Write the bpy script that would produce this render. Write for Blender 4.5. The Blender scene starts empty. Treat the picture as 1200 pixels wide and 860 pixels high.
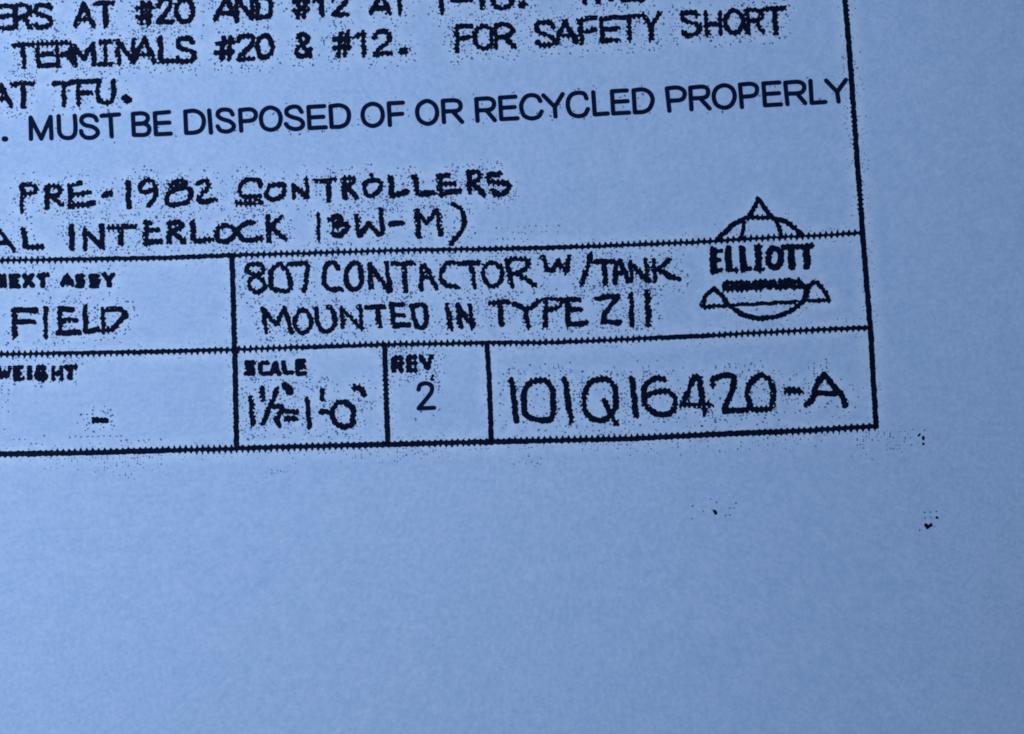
import bpy, math
import numpy as np

# ------------------------------------------------------------------ camera
S = bpy.context.scene
FPX = 2500.0                 # focal length in pixels of the 1200 px wide photograph
DIST = 0.25                  # metres from lens to the page
TILT = math.radians(8.0)
cd = bpy.data.cameras.new('camera')
cd.sensor_width = 36.0
cd.lens = 36.0 * FPX / 1200.0
cd.clip_start = 0.01
cd.clip_end = 50.0
cam = bpy.data.objects.new('camera', cd)
cam.location = (0, -DIST * math.sin(TILT), DIST * math.cos(TILT))
cam.rotation_euler = (TILT, 0, 0)
S.collection.objects.link(cam)
S.camera = cam

# ------------------------------------------------------------------ world and lamp
w = bpy.data.worlds.new('World')
S.world = w
w.use_nodes = True
bg = w.node_tree.nodes['Background']
bg.inputs['Color'].default_value = (0.20, 0.455, 1.0, 1)
bg.inputs['Strength'].default_value = 0.095


def lamp(name, loc, target, size, power, color):
    ld = bpy.data.lights.new(name, 'AREA')
    ld.shape = 'RECTANGLE'
    ld.size, ld.size_y = size
    ld.energy = power
    ld.color = color
    lo = bpy.data.objects.new(name, ld)
    lo.location = loc
    import mathutils
    d = mathutils.Vector(target) - mathutils.Vector(loc)
    lo.rotation_euler = d.to_track_quat('-Z', 'Y').to_euler()
    S.collection.objects.link(lo)
    return lo


lamp('window_light', (-0.20, 0.07, 0.22), (-0.04, 0.0, 0), (0.20, 0.20), 0.93, (0.42, 0.622, 0.985))

vs = S.view_settings
vs.view_transform = 'Standard'
vs.look = 'None'
vs.exposure = 0.0
vs.gamma = 1.0
vs.use_curve_mapping = False
S.render.engine = 'CYCLES'
S.cycles.filter_width = 1.8

RNG = np.random.default_rng(7)


# ------------------------------------------------------------------ page geometry
def page(px, py):
    """where a point measured on the photograph lies on the page plane, in metres"""
    px = np.asarray(px, float); py = np.asarray(py, float)
    dx = (px - 600.0) / FPX
    dy = -(py - 430.0) / FPX
    c, s = math.cos(TILT), math.sin(TILT)
    wy = dy * c + s
    wz = dy * s - c
    z = 0.0
    for _ in range(4):          # the sheet lies a millimetre or so above z = 0
        t = (z - cam.location.z) / wz
        x, y = dx * t, cam.location.y + wy * t
        z = relief(x, y)
    return x, y


def relief(x, y):
    """gentle lie of the sheet on the table"""
    return (0.00055 * np.sin(x * 31 + 0.7) * np.cos(y * 24 - 0.4)
            + 0.00022 * np.sin(x * 70 + y * 55 + 1.3) + 0.0011)


# ------------------------------------------------------------------ materials
def new_mat(name):
    m = bpy.data.materials.new(name)
    m.use_nodes = True
    nt = m.node_tree
    return m, nt, nt.nodes['Principled BSDF']


def paper_material():
    m, nt, b = new_mat('copier_paper')
    N, L = nt.nodes, nt.links
    tc = N.new('ShaderNodeTexCoord')

    def noise(scale, detail, rough):
        n = N.new('ShaderNodeTexNoise')
        n.inputs['Scale'].default_value = scale
        n.inputs['Detail'].default_value = detail
        n.inputs['Roughness'].default_value = rough
        L.new(tc.outputs['Object'], n.inputs['Vector'])
        return n

    def mix(fac, a, bcol):
        x = N.new('ShaderNodeMix'); x.data_type = 'RGBA'
        L.new(fac, x.inputs['Factor'])
        for k, v in ((6, a), (7, bcol)):
            if isinstance(v, tuple):
                x.inputs[k].default_value = v
            else:
                L.new(v, x.inputs[k])
        return x.outputs[2]

    def ramp(src, lo, hi):
        r = N.new('ShaderNodeMapRange')
        r.inputs['From Min'].default_value = lo
        r.inputs['From Max'].default_value = hi
        L.new(src, r.inputs['Value'])
        return r.outputs['Result']
    blotch = noise(45, 3, 0.6)        # 2 cm cloudiness of the stock
    mott = noise(420, 3, 0.65)        # millimetre formation
    grain = noise(1700, 3, 0.75)       # fibres
    c1 = mix(ramp(blotch.outputs['Fac'], .3, .7), (0.70, 0.755, 0.85, 1), (0.725, 0.755, 0.84, 1))
    c2 = mix(ramp(mott.outputs['Fac'], .25, .75), (0.53, 0.66, 0.765, 1), (0.90, 0.86, 0.94, 1))
    c3 = mix(ramp(grain.outputs['Fac'], .2, .8), (0.40, 0.54, 0.68, 1), (1.0, 0.97, 1.0, 1))
    f = N.new('ShaderNodeValue'); f.outputs[0].default_value = 0.5
    c = mix(f.outputs[0], mix(f.outputs[0], c1, c2), c3)
    # pale camera sharpening halo round the marks, painted into the paper colour
    at = N.new('ShaderNodeAttribute'); at.attribute_name = 'halo_falloff'
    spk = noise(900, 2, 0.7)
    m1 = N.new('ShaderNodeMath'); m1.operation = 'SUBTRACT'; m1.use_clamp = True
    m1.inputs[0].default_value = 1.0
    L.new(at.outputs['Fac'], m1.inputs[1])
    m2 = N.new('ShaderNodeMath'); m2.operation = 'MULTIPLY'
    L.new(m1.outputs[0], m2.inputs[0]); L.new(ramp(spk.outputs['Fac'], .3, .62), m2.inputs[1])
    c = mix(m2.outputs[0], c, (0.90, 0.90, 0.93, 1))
    L.new(c, b.inputs['Base Color'])
    b.inputs['Roughness'].default_value = 0.85
    b.inputs['Specular IOR Level'].default_value = 0.25
    bp = N.new('ShaderNodeBump')
    bp.inputs['Strength'].default_value = 0.35
    bp.inputs['Distance'].default_value = 0.00006
    add = N.new('ShaderNodeMath'); add.operation = 'ADD'
    L.new(mott.outputs['Fac'], add.inputs[0]); L.new(grain.outputs['Fac'], add.inputs[1])
    L.new(add.outputs[0], bp.inputs['Height'])
    L.new(bp.outputs['Normal'], b.inputs['Normal'])
    return m


def ink_material(name, dark, lit, rough=0.6):
    m, nt, b = new_mat(name)
    N, L = nt.nodes, nt.links
    tc = N.new('ShaderNodeTexCoord')
    n = N.new('ShaderNodeTexNoise')
    n.inputs['Scale'].default_value = 1600
    n.inputs['Detail'].default_value = 2
    L.new(tc.outputs['Object'], n.inputs['Vector'])
    x = N.new('ShaderNodeMix'); x.data_type = 'RGBA'
    L.new(n.outputs['Fac'], x.inputs['Factor'])
    x.inputs[6].default_value = dark
    x.inputs[7].default_value = lit
    L.new(x.outputs[2], b.inputs['Base Color'])
    b.inputs['Roughness'].default_value = rough
    b.inputs['Specular IOR Level'].default_value = 0.03
    return m


PAPER = paper_material()
TONER = ink_material('photocopy_toner', (0.001, 0.0015, 0.006, 1), (0.014, 0.017, 0.04, 1))
PRINT = ink_material('typed_print', (0.003, 0.008, 0.03, 1), (0.009, 0.016, 0.045, 1))
DUST = ink_material('toner_dust', (0.008, 0.02, 0.06, 1), (0.34, 0.44, 0.68, 1))


def table_material():
    m, nt, b = new_mat('table_wood')
    N, L = nt.nodes, nt.links
    tc = N.new('ShaderNodeTexCoord')
    mp = N.new('ShaderNodeMapping'); mp.inputs['Scale'].default_value = (3, 60, 3)
    L.new(tc.outputs['Object'], mp.inputs['Vector'])
    n = N.new('ShaderNodeTexNoise'); n.inputs['Scale'].default_value = 4; n.inputs['Detail'].default_value = 6
    L.new(mp.outputs['Vector'], n.inputs['Vector'])
    r = N.new('ShaderNodeValToRGB')
    r.color_ramp.elements[0].color = (0.16, 0.10, 0.06, 1)
    r.color_ramp.elements[1].color = (0.30, 0.20, 0.12, 1)
    L.new(n.outputs['Fac'], r.inputs['Fac'])
    L.new(r.outputs['Color'], b.inputs['Base Color'])
    b.inputs['Roughness'].default_value = 0.5
    return m


# ------------------------------------------------------------------ table and sheet
def link(name, me, parent=None, label=None):
    o = bpy.data.objects.new(name, me)
    S.collection.objects.link(o)
    if parent is not None:
        o.parent = parent
    if label:
        o['label'] = label
    return o


def mesh_from(name, V, quads=None, faces=None, mat=None):
    me = bpy.data.meshes.new(name)
    me.from_pydata(V, [], faces if faces is not None else quads)
    me.materials.append(mat)
    return me


import bmesh
bm = bmesh.new()
bmesh.ops.create_cube(bm, size=1.0)
bmesh.ops.scale(bm, vec=(1.4, 0.9, 0.03), verts=bm.verts)
bmesh.ops.translate(bm, vec=(-0.1, 0.05, -0.0165), verts=bm.verts)
bmesh.ops.bevel(bm, geom=list(bm.edges), offset=0.004, segments=3, affect='EDGES')
me = bpy.data.meshes.new('table_top'); bm.to_mesh(me); bm.free()
me.materials.append(table_material())
tt = link('table_top', me)
tt['kind'] = 'structure'

ROT = math.radians(2.4)


def make_sheet():
    """one thin sheet with thickness, top at relief(), turned a little on the table"""
    us = np.concatenate([np.linspace(-0.345, -0.068, 60)[:-1], np.linspace(-0.068, 0.066, 380), np.linspace(0.066, 0.087, 10)[1:]])
    vsv = np.concatenate([np.linspace(-0.078, -0.022, 24)[:-1], np.linspace(-0.022, 0.049, 205), np.linspace(0.049, 0.201, 40)[1:]])
    nx, ny = len(us), len(vsv)
    U, Vv = np.meshgrid(us, vsv)
    c, s = math.cos(ROT), math.sin(ROT)
    X = U * c - Vv * s
    Y = U * s + Vv * c
    Z = relief(X, Y)
    top = np.stack([X, Y, Z], -1).reshape(-1, 3)
    bot = top.copy(); bot[:, 2] -= 0.0001
    V = np.concatenate([top, bot])
    n = nx * ny
    F = []
    idx = lambda i, j: i * nx + j
    for i in range(ny - 1):
        for j in range(nx - 1):
            a, b, c_, d = idx(i, j), idx(i, j + 1), idx(i + 1, j + 1), idx(i + 1, j)
            F.append((a, b, c_, d)); F.append((a + n, d + n, c_ + n, b + n))
    ring = [idx(0, j) for j in range(nx)] + [idx(i, nx - 1) for i in range(1, ny)] + \
           [idx(ny - 1, j) for j in range(nx - 2, -1, -1)] + [idx(i, 0) for i in range(ny - 2, 0, -1)]
    for k in range(len(ring)):
        a, b = ring[k], ring[(k + 1) % len(ring)]
        F.append((a, a + n, b + n, b))
    me = mesh_from('drawing_sheet', V.tolist(), faces=F, mat=PAPER)
    me.polygons.foreach_set('use_smooth', [True] * len(me.polygons))
    o = link('drawing_sheet', me)
    o['label'] = 'photocopied electrical drawing sheet with ruled title block, lying flat under bluish light'
    o['category'] = 'paper sheet'
    return o


sheet = make_sheet()

# ------------------------------------------------------------------ ink
LIFT = 0.00003
CELL = 7.0
_ph = RNG.uniform(0, 6.28, 12)


_lat = RNG.uniform(-1, 1, (512, 512))


def vnoise(x, y, cell):
    """value noise from a random lattice"""
    x = x / cell; y = y / cell
    xi = np.floor(x).astype(int); yi = np.floor(y).astype(int)
    fx = x - xi; fy = y - yi
    fx = fx * fx * (3 - 2 * fx); fy = fy * fy * (3 - 2 * fy)
    g = lambda a, b: _lat[a % 512, b % 512]
    return ((g(xi, yi) * (1 - fx) + g(xi + 1, yi) * fx) * (1 - fy)
            + (g(xi, yi + 1) * (1 - fx) + g(xi + 1, yi + 1) * fx) * fy)


def tri(t):
    return 1 - 4 * np.abs(t - np.floor(t) - 0.5)


def screen(x, y):
    """printer raster: dots in staggered rows, strength wandering over the page"""
    u = x - 0.045 * y + 0.5 * vnoise(x, y, 30)
    v = y + 0.009 * x
    a = 1.35 + 1.3 * vnoise(x, y, 26) + .5 * vnoise(x + 900, y, 9)
    a = np.clip(a, 0.15, 2.3)
    comb = tri(u / 5.6) * (0.45 + 0.55 * np.cos(2 * np.pi * v / 7.0)) * 0.8 + 0.25 * tri(v / 4.6)
    return 1.25 * a * comb + 0.85 * vnoise(x + 333, y + 77, 1.7)


def teeth(x, y, line, axis):
    """comb of a long straight rule: spikes grow out of one side, then the other"""
    if axis == 'h':
        off = y - np.interp(x, line[:, 0], line[:, 1]); along = x - 0.045 * y; seed = line[0, 1]
    else:
        off = x - np.interp(y, line[:, 1], line[:, 0]); along = y; seed = line[0, 0]
    side = np.where(off > 0, 1.0, 0.0)
    amp = 2.3 + 3.4 * vnoise(along + 400 * side, along * 0 + seed + 50 * side, 70 if axis == 'h' else 34)
    amp = np.clip(amp, 0.0, 3.4) * (1.0 if axis == 'h' else 0.5 * np.clip(.25 + 1.6 * vnoise(along + 900, along * 0 + seed, 45), .05, 1))
    t = tri(along / (6.8 if axis == 'h' else 5.4) + 0.12 * side + 0.2 * vnoise(along, along * 0 + seed, 60))
    return amp * (np.maximum(t, -0.2) * 0.95 - 0.2) + 0.5 * vnoise(x + 333, y + 77, 1.8)


def catmull(P, closed):
    P = np.asarray(P, float)
    n = len(P)
    if n < 3:
        return P
    out = []
    segs = n if closed else n - 1
    for i in range(segs):
        if closed:
            p0, p1, p2, p3 = P[(i - 1) % n], P[i], P[(i + 1) % n], P[(i + 2) % n]
        else:
            p1, p2 = P[i], P[i + 1]
            p0 = P[i - 1] if i > 0 else 2 * p1 - p2
            p3 = P[i + 2] if i + 2 < n else 2 * p2 - p1
        for t in np.linspace(0, 1, 6, endpoint=False):
            out.append(0.5 * ((2 * p1) + (-p0 + p2) * t + (2 * p0 - 5 * p1 + 4 * p2 - p3) * t * t
                              + (-p0 + 3 * p1 - 3 * p2 + p3) * t ** 3))
    out.append(P[0] if closed else P[-1])
    return np.array(out)


def parse(spec, org, sc):
    """'x,y x,y; ~smooth; oclosed; @w stroke' in crop units -> list of (polyline, width or None)"""
    res = []
    for s in spec.split(';'):
        s = s.strip()
        if not s:
            continue
        wd = None
        if s[0] == '@':
            tok, s = s[1:].split(' ', 1)
            wd = float(tok); s = s.strip()
        mode = ''
        if s[0] in '~o':
            mode, s = s[0], s[1:]
        P = np.array([[float(q) for q in t.split(',')] for t in s.split()])
        P = P / sc + np.array(org, float)
        if mode:
            P = catmull(P, mode == 'o')
        res.append((P, wd))
    return res


def seg_dist(X, Y, A, B, flat=False):
    d = B - A
    L2 = float(d @ d) + 1e-9
    t = ((X - A[0]) * d[0] + (Y - A[1]) * d[1]) / L2
    t = np.clip(t, 0, 1)
    return np.hypot(X - A[0] - t * d[0], Y - A[1] - t * d[1])


GAIN = 0.0        # how far the copier fattened the marks, in photograph pixels


def field(strokes, w, X, Y):
    F = np.full(X.shape, 1e3)
    for P, wd in strokes:
        ww = (wd or w) / 2 + GAIN
        for a, b in zip(P[:-1], P[1:]):
            F = np.minimum(F, seg_dist(X, Y, a, b) - ww)
    return F


CASES = {}


def contour_mesh(F, xs, ys):
    """filled marching squares of F<0, whole cells merged in short runs"""
    ins = F < 0
    a, b, c, d = ins[:-1, :-1], ins[:-1, 1:], ins[1:, 1:], ins[1:, :-1]
    full = a & b & c & d
    part = (a | b | c | d) & ~full
    V, Fc = [], []
    h = xs[1] - xs[0]
    for i in range(full.shape[0]):
        row = np.flatnonzero(full[i])
        if len(row) == 0:
            continue
        brk = np.flatnonzero(np.diff(row) > 1)
        st = np.concatenate([[0], brk + 1]); en = np.concatenate([brk, [len(row) - 1]])
        for s, e in zip(st, en):
            j0, j1 = row[s], row[e] + 1
            while j0 < j1:
                j2 = min(j0 + 12, j1)
                k = len(V)
                V += [(xs[j0], ys[i]), (xs[j2], ys[i]), (xs[j2], ys[i + 1]), (xs[j0], ys[i + 1])]
                Fc.append((k + 3, k + 2, k + 1, k))
                j0 = j2
    ii, jj = np.nonzero(part)
    for i, j in zip(ii, jj):
        pts = [(xs[j], ys[i]), (xs[j + 1], ys[i]), (xs[j + 1], ys[i + 1]), (xs[j], ys[i + 1])]
        f = [F[i, j], F[i, j + 1], F[i + 1, j + 1], F[i + 1, j]]
        poly = []
        for q in range(4):
            r = (q + 1) % 4
            if f[q] < 0:
                poly.append(pts[q])
            if (f[q] < 0) != (f[r] < 0):
                t = f[q] / (f[q] - f[r])
                poly.append((pts[q][0] + t * (pts[r][0] - pts[q][0]), pts[q][1] + t * (pts[r][1] - pts[q][1])))
        if len(poly) >= 3:
            k = len(V)
            V += poly
            Fc.append(tuple(range(k + len(poly) - 1, k - 1, -1)))
    return V, Fc


def ink_mesh(name, V, F, mat, lift=LIFT):
    V = np.array(V)
    X, Y = page(V[:, 0], V[:, 1])
    Z = relief(X, Y) + lift
    me = bpy.data.meshes.new(name)
    me.from_pydata(np.stack([X, Y, Z], -1).tolist(), [], F)
    me.materials.append(mat)
    return me


INKED = []       # (strokes, width) of everything the copier smeared, for the dust


MARKS = []


def ink(name, strokes, w, parent, label=None, mat=TONER, rough=1.0, step=0.5, lift=LIFT, comb=None):
    global GAIN
    if rough:
        MARKS.append((strokes, w))
    GAIN = 0.65 if rough else 0.6
    pts = np.concatenate([P for P, _ in strokes])
    m = max([w] + [q or 0 for _, q in strokes]) / 2 + 3
    x0, y0 = pts.min(0) - m
    x1, y1 = pts.max(0) + m
    xs = np.arange(x0, x1 + step, step); ys = np.arange(y0, y1 + step, step)
    X, Y = np.meshgrid(xs, ys)
    if rough:   # hand and machine wobble of the copied stroke
        WX = X + rough * 0.5 * np.sin(Y * .33 + X * .13 + pts[0, 0]); WY = Y + rough * 0.5 * np.sin(X * .29 - Y * .17 + pts[0, 1])
        F = field(strokes, w, WX, WY)
        F = F - (rough * screen(X, Y) if comb is None else teeth(X, Y, comb[0], comb[1]))
    else:
        F = field(strokes, w, X, Y)
    V, Fc = contour_mesh(F, xs, ys)
    if not V:
        return None
    o = link(name, ink_mesh(name, V, Fc, mat, lift), parent, label)
    return o


def dots_mesh(name, pts, rad, mat):
    V, F = [], []
    for (x, y), r in zip(pts, rad):
        k = len(V)
        n = 6
        ph = RNG.uniform(0, 1)
        th = RNG.choice([0.0, 0.8, -0.8, 1.57]); el = RNG.uniform(1.0, 1.9)
        ct, st_ = math.cos(th), math.sin(th)
        for q in range(n):
            a = -2 * math.pi * (q + ph) / n
            rr = r * RNG.uniform(.75, 1.2)
            e, g = rr * math.cos(a) * el ** .5, rr * math.sin(a) / el ** .5
            V.append((x + e * ct - g * st_, y + e * st_ + g * ct))
        F.append(tuple(range(k, k + n)))
    return ink_mesh(name, V, F, mat, LIFT * 0.6)


def dust_points(strokes, w, reach=15.0, dens=0.30):
    """toner dust sits on the copier's raster near the marks"""
    pts = np.concatenate([P for P, _ in strokes])
    x0, y0 = pts.min(0) - reach
    x1, y1 = pts.max(0) + reach
    c = CELL / 2
    gx, gy = np.meshgrid(np.arange(math.floor(x0 / c) * c, x1, c), np.arange(math.floor(y0 / c) * c, y1, c))
    gx = gx + 0.045 * gy % c
    gx = gx + RNG.normal(0, .9, gx.shape); gy = gy + RNG.normal(0, .9, gy.shape)
    d = field(strokes, w, gx, gy)
    patch = 0.75 + 0.7 * vnoise(gx, gy, 30) + 0.6 * vnoise(gx + 200, gy, 9)
    p = 1.85 * dens * np.clip(patch, .15, 1.4) * np.clip(1 - d / reach, 0, 1) ** 0.6 * (d > 1.0)
    keep = RNG.random(gx.shape) < p
    return np.stack([gx[keep], gy[keep]], -1)


def kind_of(ch):
    if ch.isalpha():
        return 'letter'
    if ch.isdigit():
        return 'digit'
    return 'punctuation_mark'


def block(name, label, style, w, items, mat=TONER, rough=1.0, dens=0.30, reach=15.0):
    """a run of lettering: its own toner dust with every character below it"""
    allst = []
    parsed = []
    for (org, sc, ch, spec) in items:
        st = parse(spec, org, sc)
        parsed.append((ch, st)); allst += st
    P = dust_points(allst, w, reach, dens)
    if len(P) < 3:
        P = np.array([[pts[0, 0], pts[0, 1] + 9] for pts, _ in allst[:3]])
    r = RNG.choice([.8, 1.0, 1.25, 1.6], len(P), p=[.4, .33, .19, .08])
    root = link(name, dots_mesh(name, P, r, DUST), sheet, label)
    for i, (ch, st) in enumerate(parsed):
        ink(kind_of(ch), st, w, root, '%s %s' % (style, ch), mat, rough, lift=LIFT * (1 + 0.12 * (i % 5)))
    return root


A = ((0, 0), 6.0); B = ((150, 0), 6.0); C = ((320, 0), 6.0)
D = ((500, 0), 6.0); E = ((680, 0), 6.0); Fq = ((820, 0), 6.0)


def L(crop, *pairs):
    return [(crop[0], crop[1], ch, sp) for ch, sp in pairs]


# ---- typed note lines
block('text_line', 'typed capitals line cut by the top edge, ending T-10: THE', 'typed', 5.0,
      L(A, ('E', '-45,50 85,44;-45,50 -45,200;-45,125 75,117;-45,205 90,200'),
           ('R', '110,200 108,45;~108,45 170,42 212,60 208,100 170,120 115,125;165,125 215,195'),
           ('S', '~360,58 330,40 270,42 248,75 275,105 340,125 360,160 330,190 270,195 245,172'),
           ('A', '530,185 590,32 655,185;555,140 630,135'),
           ('T', '672,30 792,24;738,30 742,182'))
      + L(B, ('#', '105,25 92,172;152,22 140,168;65,62 175,55;60,122 165,115'),
             ('2', '~210,48 230,12 278,2 300,30 280,78 218,150;215,162 312,155'),
             ('0', 'o390,0 348,35 342,90 358,140 400,158 440,135 455,75 440,22'),
             ('A', '612,140 688,-15 770,145;632,100 742,95'),
             ('N', '762,145 765,-15 872,128 872,-15'),
             ('D', '908,-15 910,128;~905,-17 960,-15 1000,20 1005,90 975,122 912,128'))
      + L(C, ('#', '185,-30 175,125;232,-30 218,122;142,15 250,8;145,75 243,68'),
             ('1', '335,-30 345,110;292,10 335,-25'),
             ('2', '~425,0 440,-35 500,-40 515,0 490,40 430,98;425,106 522,106'),
             ('A', '685,98 760,-40 820,102;705,65 800,60'),
             ('T', '890,98 890,-40;830,-38 950,-42'))
      + L(D, ('T', '105,92 105,-50;50,-50 160,-52'), ('-', '180,5 310,5'), ('1', '385,-50 388,62'),
             ('0', 'o475,-40 475,40 500,56 560,53 590,30 590,-40 535,-80'), (':', '@7.5 668,35 686,35;@7.5 668,-50 686,-52'),
             ('T', '1112,20 1110,-60;1060,-62 1165,-66'))
      + L(E, ('H', '125,14 125,-80;215,3 215,-80;125,-35 215,-38'),
             ('E', '300,3 300,-80;300,3 440,0;300,-80 430,-84')), dens=.26)

block('text_line', 'typed capitals line reading TERMINALS #20 & #12. FOR SAFETY SHORT', 'typed', 5.0,
      L(A, ('T', '95,322 238,314;162,320 170,472'),
           ('E', '262,318 270,468;262,316 388,305;270,390 368,380;270,464 415,460'),
           ('R', '400,310 408,470;~400,312 470,305 500,325 495,365 460,385 405,390;470,385 530,460'),
           ('M', '525,458 520,325 590,412 652,310 662,458'),
           ('I', '740,300 742,452;705,302 778,292;702,456 785,450'),
           ('N', '835,452 828,290 932,432 940,285'), ('A', '935,440 1015,278 1088,440;962,388 1055,382'))
      + L(B, ('L', '228,268 232,438 332,430'),
             ('S', '~455,300 430,272 368,277 350,310 375,345 450,365 468,400 440,432 370,436 348,410'),
             ('#', '672,272 655,420;722,268 708,415;628,310 740,300;622,375 732,368'),
             ('2', '~772,290 800,258 858,256 880,290 855,335 778,405;775,420 882,415'),
             ('0', 'o955,252 918,285 912,340 925,390 960,412 995,395 1013,345 998,277'))
      + L(C, ('&', '~262,398 190,290 185,255 212,242 238,265 232,295 170,350 175,388 205,402 240,385 262,345'),
             ('#', '478,235 460,392;525,232 508,392;432,280 542,270;430,340 540,335'),
             ('1', '635,228 637,388;585,262 632,236'),
             ('2', '~715,270 735,228 785,222 815,250 808,295 722,372;722,384 822,378'),
             ('.', '@8.5 903,362 924,360'))
      + L(D, ('F', '212,190 215,362;208,190 318,185;214,270 298,265'),
             ('O', 'o395,187 345,222 338,275 360,328 405,343 452,312 455,240 438,202'),
             ('R', '480,182 487,338;~480,180 560,178 595,195 600,225 570,255 487,262;555,262 612,332'),
             ('S', '~892,190 860,160 790,166 772,195 800,235 870,260 898,290 870,318 810,317 778,297'),
             ('A', '905,308 970,155 1055,298;928,255 1030,250'),
             ('F', '1080,150 1090,308;1070,148 1185,128;1085,225 1182,215'))
      + L(E, ('E', '148,135 155,290;140,137 258,125;155,212 262,202;152,292 262,283'),
             ('T', '268,128 425,115;340,120 345,283'), ('Y', '440,112 495,190 553,102;495,190 500,278'),
             ('S', '~825,112 790,90 732,92 714,120 737,150 815,170 838,205 815,243 760,253 722,232'),
             ('H', '880,98 892,243;980,98 987,243;885,175 982,170'))
      + L(Fq, ('O', 'o235,78 185,120 175,165 198,208 235,233 278,218 306,165 283,102'),
              ('R', '330,80 340,233;~330,77 400,75 428,92 425,130 390,150 340,155;392,150 438,225'),
              ('T', '440,72 588,62;525,72 535,238')), dens=.30)

block('text_line', 'short typed line reading AT TFU. above the clean printed line', 'typed', 5.0,
      L(A, ('A', '-60,755 10,608 80,750;-20,702 55,697'), ('T', '85,594 232,588;162,597 166,752'),
           ('T', '378,592 525,583;450,592 450,738'), ('F', '550,588 550,732;545,580 690,573;550,660 638,656'),
           ('U', '~690,568 688,640 690,700 720,722 768,720 795,690 798,630 798,572'), ('.', '@8 882,694 898,706')), dens=.22)

# ---- clean printed line
G1 = ((0, 90), 6.0); G2 = ((200, 90), 6.0); G3 = ((400, 90), 6.0); G4 = ((600, 70), 6.0); G5 = ((800, 60), 6.0)
block('text_line', 'clean sans serif line reading MUST BE DISPOSED OF OR RECYCLED PROPERLY', 'printed', 4.0,
      L(G1, ('.', '@5.2 30,440 39,440'), ('M', '218,440 215,290 290,438 355,285 362,436'),
            ('U', '~412,280 414,340 418,395 440,425 475,434 510,425 528,395 530,340 525,277'),
            ('S', '~680,310 665,285 622,273 582,285 572,315 597,342 650,355 683,380 683,408 650,430 605,430 577,408 570,385'),
            ('T', '714,278 836,268;776,275 785,422'),
            ('B', '934,264 941,412;~934,264 1000,260 1035,277 1035,310 1000,332 938,335;~938,335 1010,332 1046,355 1046,390 1018,411 941,412'),
            ('E', '1088,260 1096,408;1088,260 1188,251;1092,330 1190,325;1096,408 1200,403'))
      + L(G2, ('D', '102,248 109,398;~102,248 170,243 218,270 233,320 215,373 170,395 109,398'),
              ('I', '270,240 283,396'),
              ('S', '~435,268 415,240 370,234 337,247 332,277 362,300 415,317 443,345 433,373 395,388 350,380 330,352'),
              ('P', '487,237 496,382;~487,237 560,232 594,252 596,285 570,309 491,317'),
              ('O', 'o700,219 652,242 634,295 652,355 705,376 755,353 773,295 753,242'),
              ('S', '~920,250 895,217 850,215 817,234 817,265 850,285 905,302 930,330 918,360 875,371 830,358 810,335'),
              ('E', '968,216 976,364;968,216 1078,209;972,290 1072,284;976,364 1090,358'),
              ('D', '1123,210 1131,356;~1123,210 1190,204 1238,227 1253,275 1238,328 1195,353 1131,356'))
      + L(G3, ('O', 'o218,193 167,217 149,270 167,325 220,349 273,325 291,270 271,214'),
              ('F', '333,190 341,342;333,190 432,185;337,270 427,263'),
              ('O', 'o602,173 550,199 532,250 552,309 608,334 656,309 673,252 653,199'),
              ('R', '713,172 721,322;~713,172 800,169 834,189 834,225 805,243 717,247;782,246 848,320'),
              ('R', '948,160 957,312;~948,160 1035,156 1069,176 1069,212 1040,235 952,240;1020,240 1078,308'),
              ('E', '1115,150 1124,301;1115,150 1223,143;1120,222 1218,216;1124,301 1238,295'))
      + L(G4, ('C', '~198,293 180,265 140,252 97,264 67,310 67,355 87,398 135,416 185,403 208,367'),
              ('Y', '220,254 300,335 355,245;300,335 305,402'),
              ('C', '~523,275 505,242 460,236 417,251 394,290 394,340 417,384 465,400 510,388 533,350'),
              ('L', '570,232 581,388 672,381'),
              ('E', '702,225 711,381;702,225 806,219;706,300 812,294;711,381 822,375'),
              ('D', '854,218 863,373;~854,218 920,213 968,236 988,285 968,343 925,369 863,373'),
              ('P', '1088,205 1106,362;~1088,205 1160,199 1203,217 1213,250 1188,284 1098,293'))
      + L(G5, ('R', '52,260 61,412;~52,260 140,253 174,271 174,310 145,330 56,335;122,335 188,406'),
              ('O', 'o290,243 237,266 217,320 237,379 295,401 343,377 365,318 343,263'),
              ('P', '402,238 416,396;~402,238 480,233 518,253 518,295 490,317 410,324'),
              ('E', '567,230 578,384;567,230 678,223;572,305 676,298;578,384 690,377'),
              ('R', '720,225 736,376;~720,225 810,219 849,239 850,275 820,297 729,303;802,300 860,368'),
              ('L', '897,212 906,367 1002,360'), ('Y', '1008,210 1085,290 1146,205;1085,290 1095,357')),
      mat=PRINT, rough=0.0, dens=.06, reach=7)

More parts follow.
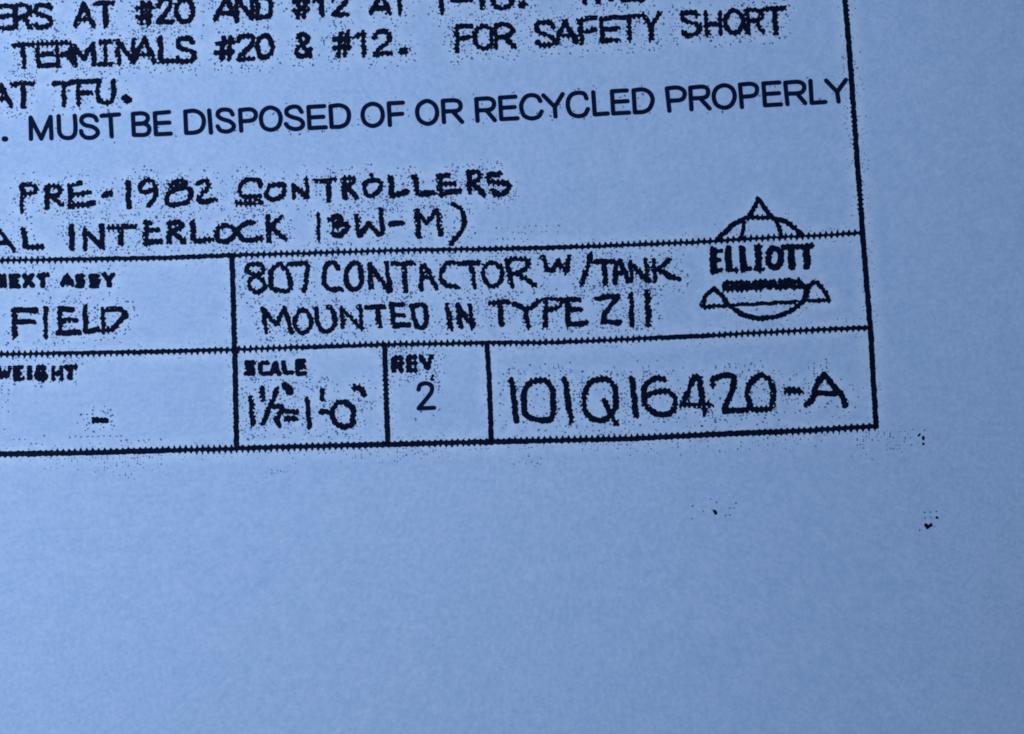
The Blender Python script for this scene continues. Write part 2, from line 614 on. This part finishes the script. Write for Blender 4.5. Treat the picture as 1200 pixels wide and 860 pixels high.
# ---- hand lettered notes
H1 = ((0, 190), 6.0); H2 = ((180, 180), 6.0); H3 = ((360, 180), 6.0); H4 = ((500, 180), 6.0)
block('text_line', 'hand lettered line reading PRE-1982 CONTROLLERS', 'hand lettered', 4.8,
      L(H1, ('P', '160,175 152,345;~152,172 215,158 248,180 238,215 162,235'),
            ('R', '335,175 328,322;~318,195 350,167 400,175 428,205 400,235 345,242;362,250 436,303'),
            ('E', '492,165 497,312;492,168 568,150;492,235 630,218;@6 492,313 655,292'),
            ('-', '@6.5 735,234 778,224'), ('1', '902,145 906,320'),
            ('9', '~1088,178 1073,142 1030,133 988,160 983,195 1020,213 1078,195 1094,168 1090,240 1045,310'))
      + L(H2, ('8', '@5 ~225,205 175,195 128,217 140,245 235,248 268,282 238,338 160,363 100,348 94,300 140,262 205,232 225,205;@6.5 165,222 210,225'),
              ('2', '~312,215 350,193 383,202 378,245 312,318;@5.5 ~312,325 360,342 432,324'),
              ('C', '~752,230 745,197 680,183 627,207 603,250 617,295 660,308 750,300;@2.6 575,342 620,346;@2.8 635,338 700,342;@2.6 715,330 765,342;@1.8 585,365 760,358'),
              ('O', 'o832,227 803,255 793,290 822,322 870,322 912,285 922,237 880,218'),
              ('N', '985,230 988,308;985,228 1075,308;1073,180 1084,308'))
      + L(H3, ('T', '55,200 195,187;150,195 150,335'),
              ('R', '@6 258,182 265,312;~258,186 308,172 323,200 272,235;@6 285,235 343,312'),
              ('O', 'o455,192 408,207 402,255 430,298 470,290 512,255 512,203;@2.5 452,150 458,190'),
              ('L', '@6 587,172 597,298 698,272'), ('L', '@6 757,168 775,283 886,284'),
              ('E', '@6.5 932,165 940,285;@6 930,165 985,152;942,222 1035,212;@6 935,288 1068,262'))
      + L(H4, ('R', '@6 297,138 300,268;~297,140 350,132 373,152 363,190 305,213;@6 320,213 402,292'),
              ('S', '@6 ~508,147 450,147 427,170 450,200 540,207 576,235 553,272 500,290 462,268')), dens=.34)

block('text_line', 'hand lettered line reading AL INTERLOCK ISW-M) above the title block', 'hand lettered', 4.8,
      L(H1, ('A', '-70,620 -5,485 98,625;-30,575 68,570'), ('L', '@5.5 165,475 180,600 292,600'),
            ('I', '@5.8 502,460 506,612'), ('N', '595,480 600,608;@5.6 602,492 715,598;717,448 718,602'),
            ('T', '@5.6 775,466 940,456;850,462 850,580'),
            ('E', '@6 1028,428 1027,575;1025,432 1052,428;1032,487 1112,477;@6 1027,572 1128,560'))
      + L(H2, ('R', '110,492 110,630;@6 ~110,494 182,492 188,522 122,552;@5.5 137,552 213,622'),
              ('L', '@5.5 275,490 283,618 408,608'),
              ('O', '@5.4 o500,512 452,535 443,580 457,617 520,617 567,580 562,530'),
              ('C', '@5.4 ~700,492 642,495 602,530 598,570 640,612 758,600'),
              ('K', '@4.2 802,445 813,625;898,447 822,530;832,525 924,606'))
      + L(H3, ('I', '@3.8 78,428 78,602'),
              ('S', '@6.4 ~165,462 218,448 236,470 192,512 268,502 282,530 230,572 182,568'),
              ('W', '@5.5 345,445 365,582 435,497 500,573 530,558;515,398 530,558'),
              ('-', '@5.8 590,496 662,491'), ('M', '@5.5 772,405 786,585;772,412 835,490 915,402;@5.2 915,402 936,566'),
              (')', '@4.8 ~1030,362 1075,392 1103,450 1088,540 1010,635')), dens=.36)

# ---- title block lettering
K1 = ((0, 300), 6.0); K2 = ((0, 410), 6.0); K3 = ((260, 290), 6.0); K4 = ((440, 280), 6.0); K5 = ((620, 280), 6.0)
K6 = ((260, 400), 6.0); K7 = ((430, 400), 6.0); K8 = ((580, 420), 6.0); K9 = ((740, 420), 6.0); K10 = ((880, 400), 6.0)
block('text_line', 'tiny smudged caption reading NEXT ASSY', 'tiny smudged', 5.0,
      L(K1, ('N', '0,145 2,210;0,145 30,210;30,145 30,210'),
            ('E', '@5 78,145 80,215;80,145 126,142;82,180 115,178;82,213 130,215'),
            ('X', '@4.6 172,142 228,212;226,140 172,212'), ('T', '@5 275,142 335,137;@5 300,142 300,210'),
            ('A', '@4.6 435,205 470,142 505,203;445,188 500,188'),
            ('S', '@4.8 582,142 545,144 545,175 583,180 580,212 540,212'),
            ('S', '@5 685,144 640,144 640,178 688,180 683,214 640,214'),
            ('Y', '@4.8 732,134 765,172 793,134;@5 768,170 768,208')), dens=.3, reach=10, rough=.6)
block('text_line', 'hand lettered word FIELD in the left box', 'hand lettered', 5.0,
      L(K1, ('F', '@5.4 102,385 102,565;@6 100,386 250,386;102,466 235,466'), ('I', '320,372 322,572'),
            ('E', '@5.5 420,375 422,548;@6 422,378 508,378;425,460 532,452;@6.2 415,545 556,540'),
            ('L', '597,362 605,535;@5.6 605,535 688,520'),
            ('D', '722,380 726,520;@5.5 722,382 858,378 888,415;@5.5 888,415 780,525 720,528')), dens=.30)
block('text_line', 'tiny smudged caption reading WEIGHT', 'tiny smudged', 4.2,
      L(K2, ('W', '-5,130 12,185 30,150 48,185 68,130'),
            ('E', '@5.6 108,132 112,200;108,132 150,125;112,165 145,162;112,202 155,198'), ('I', '@5.8 208,130 208,192'),
            ('G', '@5.2 ~310,128 268,132 265,190 308,200 314,165 285,165'),
            ('H', '375,130 376,202;430,130 430,202;375,165 430,165'), ('T', '462,123 528,119;@5.4 494,122 495,192')), dens=.22, reach=10, rough=.6)
block('text_line', 'short dash filled in under the WEIGHT caption', 'hand lettered', 6.5,
      L(K2, ('-', '662,492 742,492')), dens=.3, reach=14)
block('text_line', 'hand lettered title line reading 807 CONTACTOR W/TANK', 'hand lettered', 4.9,
      L(K3, ('8', '~235,117 188,132 183,170 230,200 287,235 297,288 250,317 203,290 193,240 235,200 287,175 283,132 235,117'),
            ('0', 'o402,122 353,162 343,220 353,288 420,307 472,297 482,240 448,162'),
            ('7', '473,120 590,115 604,140 580,308'),
            ('C', '~812,150 798,118 760,108 728,150 718,230 742,284 790,298 842,300'),
            ('O', 'o920,113 883,150 873,230 893,283 940,297 977,260 977,170 958,122'),
            ('N', '1042,118 1047,288;1042,130 1175,308;1155,113 1185,308'))
      + L(K4, ('T', '120,180 262,176;202,188 212,370'), ('A', '322,355 327,205 345,185 427,352;328,275 398,270'),
              ('C', '~545,172 492,182 463,230 468,298 510,333 576,340'), ('T', '@5.5 580,178 726,172;672,184 698,342'),
              ('O', 'o820,173 773,192 758,260 787,318 835,332 882,298 887,220 858,182'),
              ('R', '922,155 960,335;~917,152 1048,143 1072,162 1058,210 1000,240 942,250;992,242 1117,328'))
      + L(K5, ('W', '98,132 127,218 165,232;165,232 200,158 260,235;280,128 262,235'),
              ('/', '@5.2 435,112 400,230 370,316'), ('T', '@5.5 465,165 586,161;527,172 537,316'),
              ('A', '@5.2 602,316 612,172 640,163 698,298;612,240 682,240'),
              ('N', '713,165 722,298;@5.4 713,172 820,288;820,153 836,298'),
              ('K', '872,152 886,296;988,152 902,220;@5.6 915,220 1000,273 1052,284')), dens=.34)
block('text_line', 'hand lettered title line reading MOUNTED IN TYPE 211', 'hand lettered', 4.9,
      L(K3, ('M', '288,438 315,598;300,452 380,548 440,433;440,433 490,598'),
            ('O', 'o565,442 523,480 513,550 542,597 588,597 622,560 622,490 595,452'),
            ('U', '~658,432 672,520 692,577 735,592 783,568 793,500 772,435 742,422'),
            ('N', '842,432 852,558;845,440 983,568;970,422 984,568'), ('T', '1015,426 1136,421;1090,430 1110,552'))
      + L(K4, ('E', '113,462 130,617;113,466 188,462;126,540 198,540;@5.5 130,613 237,606'),
              ('D', '252,475 290,627;~252,477 310,467 353,490 353,598 330,627 287,624'), ('I', '@5.4 502,468 530,627'),
              ('N', '@5.2 580,470 596,617;580,482 680,617;662,468 686,627'), ('T', '@5.4 805,456 936,446;@5.4 875,458 885,602'),
              ('Y', '@5.2 973,456 1060,502 1147,443;@5.2 1052,502 1075,616'))
      + L(K5, ('P', '115,432 115,618;~108,428 222,428 222,460 180,498 120,508'),
              ('E', '@5.4 272,425 272,606;@5.4 272,428 352,428;276,502 367,502;@5.6 272,603 402,596'),
              ('2', '@5.4 480,422 618,403;622,412 530,530;@5.6 522,588 637,588;@5.6 530,530 522,588'),
              ('1', '@5 717,390 722,612'), ('1', '@6.4 829,378 838,606')), dens=.34)
block('text_line', 'tiny smudged caption reading SCALE', 'tiny smudged', 4.9,
      L(K6, ('S', '@4.8 222,152 176,152 176,185 224,190 220,222 173,222'), ('C', '@4.4 ~322,153 277,157 268,190 282,222 322,222'),
            ('A', '345,222 375,157 403,222;355,205 395,205'), ('L', '@4.6 434,152 442,218 493,214'),
            ('E', '@4.6 532,143 532,222;532,145 573,140;532,182 573,178;@4.6 532,223 582,221')), dens=.22, reach=10, rough=.6)
block('text_line', 'hand lettered scale one and a half inches to the foot', 'hand lettered', 5.0,
      L(K6, ('1', '202,388 217,582'), ('1', '@5.2 284,328 287,402'), ('/', '388,332 347,430 288,575'),
            ('2', '~335,455 400,452 426,472 402,512 385,545;@5.5 380,548 405,588'),
            ('"', '@7.5 440,306 482,350'), ('=', '@5.6 452,492 522,490;@5.6 455,540 522,542'), ('1', '600,403 615,602'),
            ("'", '702,340 708,405'), ('-', '@5.2 695,491 765,496'),
            ('0', '@5.6 o850,422 802,442 774,500 793,558 850,596 908,586 922,530 917,462 880,432'),
            ('"', '@6.5 932,322 978,330 998,368')), dens=.36, reach=17)
block('text_line', 'tiny smudged caption reading REV', 'tiny smudged', 5.4,
      L(K7, ('R', '@5 187,125 187,200;187,127 240,122 244,160 187,163;@5 215,163 243,202'),
            ('E', '@5.2 294,116 294,198;294,116 338,112;296,155 338,155;@4.8 292,200 343,200'),
            ('V', '@5.2 380,115 425,185;@5 425,185 453,108;@1.6 462,235 462,270')), dens=.36, reach=16, rough=.6)
block('text_line', 'clean printed digit 2 in the REV box', 'printed', 3.9,
      L(K7, ('2', '~362,335 375,302 413,291 452,306 455,345 430,385 368,460;363,468 472,463')),
      mat=PRINT, rough=0.0, dens=.03, reach=16)
block('text_line', 'large hand lettered drawing number 101Q16420-A', 'large hand lettered', 5.9,
      L(K8, ('1', '117,145 150,442'), ('0', 'o300,150 238,177 204,240 204,340 232,408 320,428 397,420 408,300 403,222 368,162'),
            ('1', '490,145 538,440'), ('Q', 'o740,140 672,163 633,240 624,320 653,398 720,432 788,418 846,340 846,222 808,154;@5.6 772,292 800,370 850,458'),
            ('1', '962,135 992,398'))
      + L(K9, ('6', '~230,142 175,134 113,170 88,240 103,328 160,377 230,392 297,358 307,290 268,237 190,228 112,257'),
              ('4', '515,378 472,128;@7 468,128 440,130;438,130 362,318;@5.8 352,322 552,322'),
              ('2', '~572,182 572,148 630,118 708,123 722,150 698,250 648,358;@6 650,368 818,358'),
              ('0', 'o910,118 852,147 818,200 818,280 852,347 930,357 983,328 996,230 973,152'))
      + L(K10, ('-', '@7.8 255,342 342,347'),
               ('A', '~388,440 430,402 465,290 515,228;~515,228 580,310 640,378 660,448;@5.2 452,362 608,362')), dens=.26, reach=17)

# ---- title block rules
def rule(pts, w, parent, label, axis='h'):
    P = np.array(pts, float)
    return ink('rule_line', [(P, None)], w, parent, label, TONER, 0.4, step=0.6, comb=(P, axis))


RT = [(-2100, 340), (-300, 309), (0, 305.6), (100, 304.5), (200, 302.5), (262, 300), (360, 297.2), (450, 294.4), (540, 292.8), (640, 291),
      (730, 287.5), (815, 284.2), (900, 279), (960, 276.5), (1009, 273)]
RM = [(-2100, 468), (-300, 422), (0, 415.6), (100, 414.5), (200, 412.4), (265, 410.6), (360, 407.2), (450, 404), (540, 402.8), (635, 402), (725, 398.5),
      (815, 394.5), (900, 390), (960, 387), (1017, 384.5)]
RB = [(-2100, 600), (-300, 539), (0, 531.6), (100, 529.6), (200, 526.7), (262, 525.6), (360, 522.6), (440, 520.4), (540, 518), (630, 515.6), (740, 513),
      (830, 508.6), (940, 504.2), (1026, 499)]
RR = [(940, -700), (990, -2), (995.3, 60), (1000.2, 130), (1004.4, 190), (1007.2, 225), (1012, 290), (1020.5, 395), (1023, 440), (1026.6, 499)]
V1 = [(271.8, 300), (275, 410), (277.3, 523)]
V2 = [(450.6, 405), (452.3, 460), (454.6, 519)]
V3 = [(570.5, 403), (573.3, 445), (575.6, 516)]
allrules = [(np.array(q, float), None) for q in (RT, RM, RB, RR, V1, V2, V3)]
near = [(np.array([p for p in q if -40 < p[0] < 1100 and -40 < p[1]], float), None) for q in (RT, RM, RB, RR, V1, V2, V3)]
Pd = dust_points(near, 6, 9, .17)
rd = RNG.choice([.5, .65, .8], len(Pd))
tb = link('title_block', dots_mesh('title_block', Pd, rd, DUST), sheet, 'ruled title block of thick toothed black lines')
rule(RT, 4.4, tb, 'thin upper rule')
rule(RM, 4.6, tb, 'middle rule')
rule(RB, 5.8, tb, 'thick bottom rule')
rule(RR, 5.2, tb, 'slanting right border rule', 'v')
rule(V1, 5.2, tb, 'left divider', 'v')
rule(V2, 5.0, tb, 'divider before the REV box', 'v')
rule(V3, 4.8, tb, 'divider after the REV box', 'v')

# ---- emblem
M1 = ((810, 220), 6.667); M2 = ((810, 280), 6.667)
globe = parse('~205,408 270,342 340,284 432,242;~640,238 740,272 820,330 862,368;@4 412,262 396,392;@4 664,255 706,380', *M1) \
    + parse('~285,512 350,562 440,608 560,622 700,600 800,550 870,490 908,425 912,370;@3.4 300,521 820,496', *M2)
o0 = ink('emblem', globe, 4.9, sheet, 'round maker emblem with three triangles over the upper rule', TONER, .8)


def esub(name, crop, spec, w, label, lift):
    ink(name, parse(spec, *crop), w, o0, label, TONER, .8, lift=LIFT * lift)


esub('triangle', M1, '455,228 522,92 608,212;455,238 625,236', 4.4, 'top triangle', 1.3)
esub('triangle', M2, '82,531 112,452 178,385 238,445 280,510;@3.8 85,533 275,524', 4.4, 'left triangle', 1.3)
esub('triangle', M2, '870,490 922,372 950,346 988,348 1040,412 1076,484;@3.8 885,485 1074,484', 4.6, 'right triangle', 1.3)
for i, (ch, sp) in enumerate((
        ('E', '@7.4 168,92 170,255;@4 168,98 236,95;@4 168,172 218,170;@4.6 170,250 232,248'),
        ('L', '@7 287,82 292,240;@5.2 292,242 352,242'), ('L', '@7.2 395,78 410,240;@5.2 410,240 460,238'),
        ('I', '@7.2 525,68 528,238;@4 502,240 555,240;@3.5 503,68 545,66'), ('O', '@6.8 o645,78 606,112 606,188 645,224 692,196 696,112'),
        ('T', '@5.6 722,66 830,66;@7.4 780,72 786,225'), ('T', '@5.6 845,63 940,57;@7.4 900,70 906,220'))):
    esub('letter', M2, sp, 6, 'bold emblem letter ' + ch, 1.2 + .1 * (i % 2))
for i, (ch, sp) in enumerate((
        ('C', '~322,352 280,348 258,368 268,395 318,400'), ('O', 'o375,345 345,360 350,392 385,398 412,378 405,350'),
        ('M', '440,395 442,345 470,380 498,340 505,390'), ('P', '535,390 532,340 580,338 582,362 538,366'),
        ('A', '605,388 635,332 668,382;615,368 660,366'), ('N', '695,382 693,332 740,380 740,328'),
        ('Y', '768,328 800,355 840,322;800,355 805,382;@5 820,330 890,375'))):
    esub('letter', M2, sp, 5.2, 'smeared small emblem letter', 1.2 + .1 * (i % 2))
esub('smear', M2, '255,378 560,366 890,372', 4.0, 'toner smear through the small lettering', 1.05)
P = dust_points(globe, 5, 13, .17)
o = link('toner_dust', dots_mesh('toner_dust', P, RNG.choice([.55, .7, .9], len(P)), DUST), sheet)
o['kind'] = 'stuff'

# ---- stray specks on the blank margin
def specks(org, sc, pts, label):
    a = np.array(pts, float)
    Pp = a[:, :2] / sc + np.array(org)
    a[:, 2] *= 1.3
    big = a[:, 2] > 1.6
    if big.any():
        o = link('toner_speck', dots_mesh('toner_speck', Pp[big], a[big, 2], TONER), sheet, label)
    o = link('toner_dust', dots_mesh('toner_dust', Pp[~big], a[~big, 2], DUST), sheet)
    o['kind'] = 'stuff'


specks((1040, 480), 5.06, [(213, 165, 2.1), (187, 147, 1.3), (213, 200, 1.4), (220, 118, .9), (150, 115, .7), (142, 205, .8), (100, 187, .7), (135, 165, .6)],
       'small dark speck right of the bottom border corner')
specks((1040, 480), 5.06, [(230, 684, 2.1), (243, 692, 2.2), (257, 681, 2.0), (293, 637, 1.5), (218, 605, .9), (253, 605, .9), (290, 600, .8),
                           (222, 638, .9), (257, 635, .9), (190, 712, 1.0), (280, 690, .7)], 'dark speck cluster low in the right margin')
specks((780, 460), 2.857, [(165, 398, 2.0), (168, 402, 1.5), (90, 378, 1.1), (88, 420, .9), (150, 355, .7), (170, 365, 1.0), (235, 368, 1.0), (215, 385, .9),
                           (215, 408, .9), (125, 395, .8), (200, 410, .8), (230, 385, .7)], 'faint speck cluster below the drawing number')
specks((560, 250), 8.57, [(185, 150, .95), (240, 155, .6), (300, 150, .5), (405, 135, .7), (470, 145, .8), (515, 130, .7), (580, 130, .9), (690, 130, .8), (810, 128, .9), (350, 195, .7),
                          (410, 200, .8), (440, 195, .7), (475, 205, .8), (540, 190, .6), (640, 190, .6), (685, 185, .6), (800, 190, .6), (195, 262, .7),
                          (250, 258, .8), (300, 265, .8), (365, 258, .8), (-2000, 0, 1.0)], '')
specks((0, 410), 6.0, [(10, 275, .8), (62, 278, .9), (60, 305, .9), (12, 300, .7), (55, 350, .8), (40, 365, .6), (15, 400, .7), (60, 430, .8), (30, 555, .8),
                       (570, 450, 1.2), (650, 448, 1.2), (610, 525, 1.0), (790, 455, 1.0), (800, 530, 1.0), (545, 510, .8),
                       (95, 625, .7), (135, 625, .8), (175, 625, .8), (218, 655, .9), (255, 655, 1.0), (310, 600, 1.0),
                       (490, 610, .9), (530, 605, .8), (570, 608, .8), (615, 605, .9), (650, 605, .8), (690, 605, .8), (730, 600, .8), (775, 600, .8), (820, 605, .8), (850, 600, .9),
                       (850, 635, .9), (890, 630, 1.1), (975, 635, 1.0), (1010, 632, .9), (1048, 628, .9), (1130, 625, 1.0)], '')
# dust trails under the bottom rule
trail = []
for x0, x1, n, dep in ((50, 195, 60, 18), (110, 165, 26, 28), (295, 350, 22, 26), (380, 525, 70, 17), (598, 640, 24, 26), (680, 975, 90, 18), (1000, 1065, 44, 26), (975, 1045, 22, 40)):
    xs_ = RNG.uniform(x0, x1, n)
    base = np.interp(xs_, [p[0] for p in RB], [p[1] for p in RB])
    for x, b0 in zip(xs_, base):
        trail.append((round(x / 3.5) * 3.5, b0 + 5 + RNG.random() ** 1.4 * dep, RNG.choice([.55, .7, .95])))
for k in range(60):
    y = RNG.uniform(60, 200); x = np.interp(y, [p[1] for p in RR], [p[0] for p in RR])
    trail.append((x + RNG.choice([-1, 1]) * RNG.uniform(5, 14), y, RNG.choice([.5, .65, .9])))
a = np.array(trail)
o = link('toner_dust', dots_mesh('toner_dust', a[:, :2], a[:, 2], DUST), sheet)
o['kind'] = 'stuff'


# ---- painted sharpening halo: paper colour goes paler close round the marks
def halo_attribute():
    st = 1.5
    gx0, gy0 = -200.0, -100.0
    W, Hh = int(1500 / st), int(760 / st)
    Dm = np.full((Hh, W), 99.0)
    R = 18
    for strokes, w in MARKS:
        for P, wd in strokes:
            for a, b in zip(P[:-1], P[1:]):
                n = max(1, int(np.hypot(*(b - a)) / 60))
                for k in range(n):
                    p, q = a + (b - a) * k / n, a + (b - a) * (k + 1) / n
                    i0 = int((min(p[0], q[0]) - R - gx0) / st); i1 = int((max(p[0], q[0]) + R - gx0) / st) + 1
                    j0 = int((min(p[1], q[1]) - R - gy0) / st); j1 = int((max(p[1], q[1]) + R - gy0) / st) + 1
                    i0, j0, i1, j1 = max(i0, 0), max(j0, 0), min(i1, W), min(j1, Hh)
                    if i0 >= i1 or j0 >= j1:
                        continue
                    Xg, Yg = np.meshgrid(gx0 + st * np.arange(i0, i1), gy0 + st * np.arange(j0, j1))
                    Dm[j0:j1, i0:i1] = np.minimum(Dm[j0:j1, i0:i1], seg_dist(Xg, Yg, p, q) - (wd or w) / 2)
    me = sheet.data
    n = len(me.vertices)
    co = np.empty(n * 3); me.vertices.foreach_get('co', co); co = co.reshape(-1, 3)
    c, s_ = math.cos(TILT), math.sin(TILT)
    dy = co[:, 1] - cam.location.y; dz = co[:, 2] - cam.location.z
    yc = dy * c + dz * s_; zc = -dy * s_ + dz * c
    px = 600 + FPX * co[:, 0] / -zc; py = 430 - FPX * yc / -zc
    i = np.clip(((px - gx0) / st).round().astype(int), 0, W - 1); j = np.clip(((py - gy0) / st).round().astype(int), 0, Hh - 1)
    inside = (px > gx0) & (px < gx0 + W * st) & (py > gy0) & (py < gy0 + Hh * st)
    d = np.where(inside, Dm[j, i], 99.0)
    at = me.attributes.new('halo_falloff', 'FLOAT', 'POINT')
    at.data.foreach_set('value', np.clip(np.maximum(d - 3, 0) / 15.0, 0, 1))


halo_attribute()
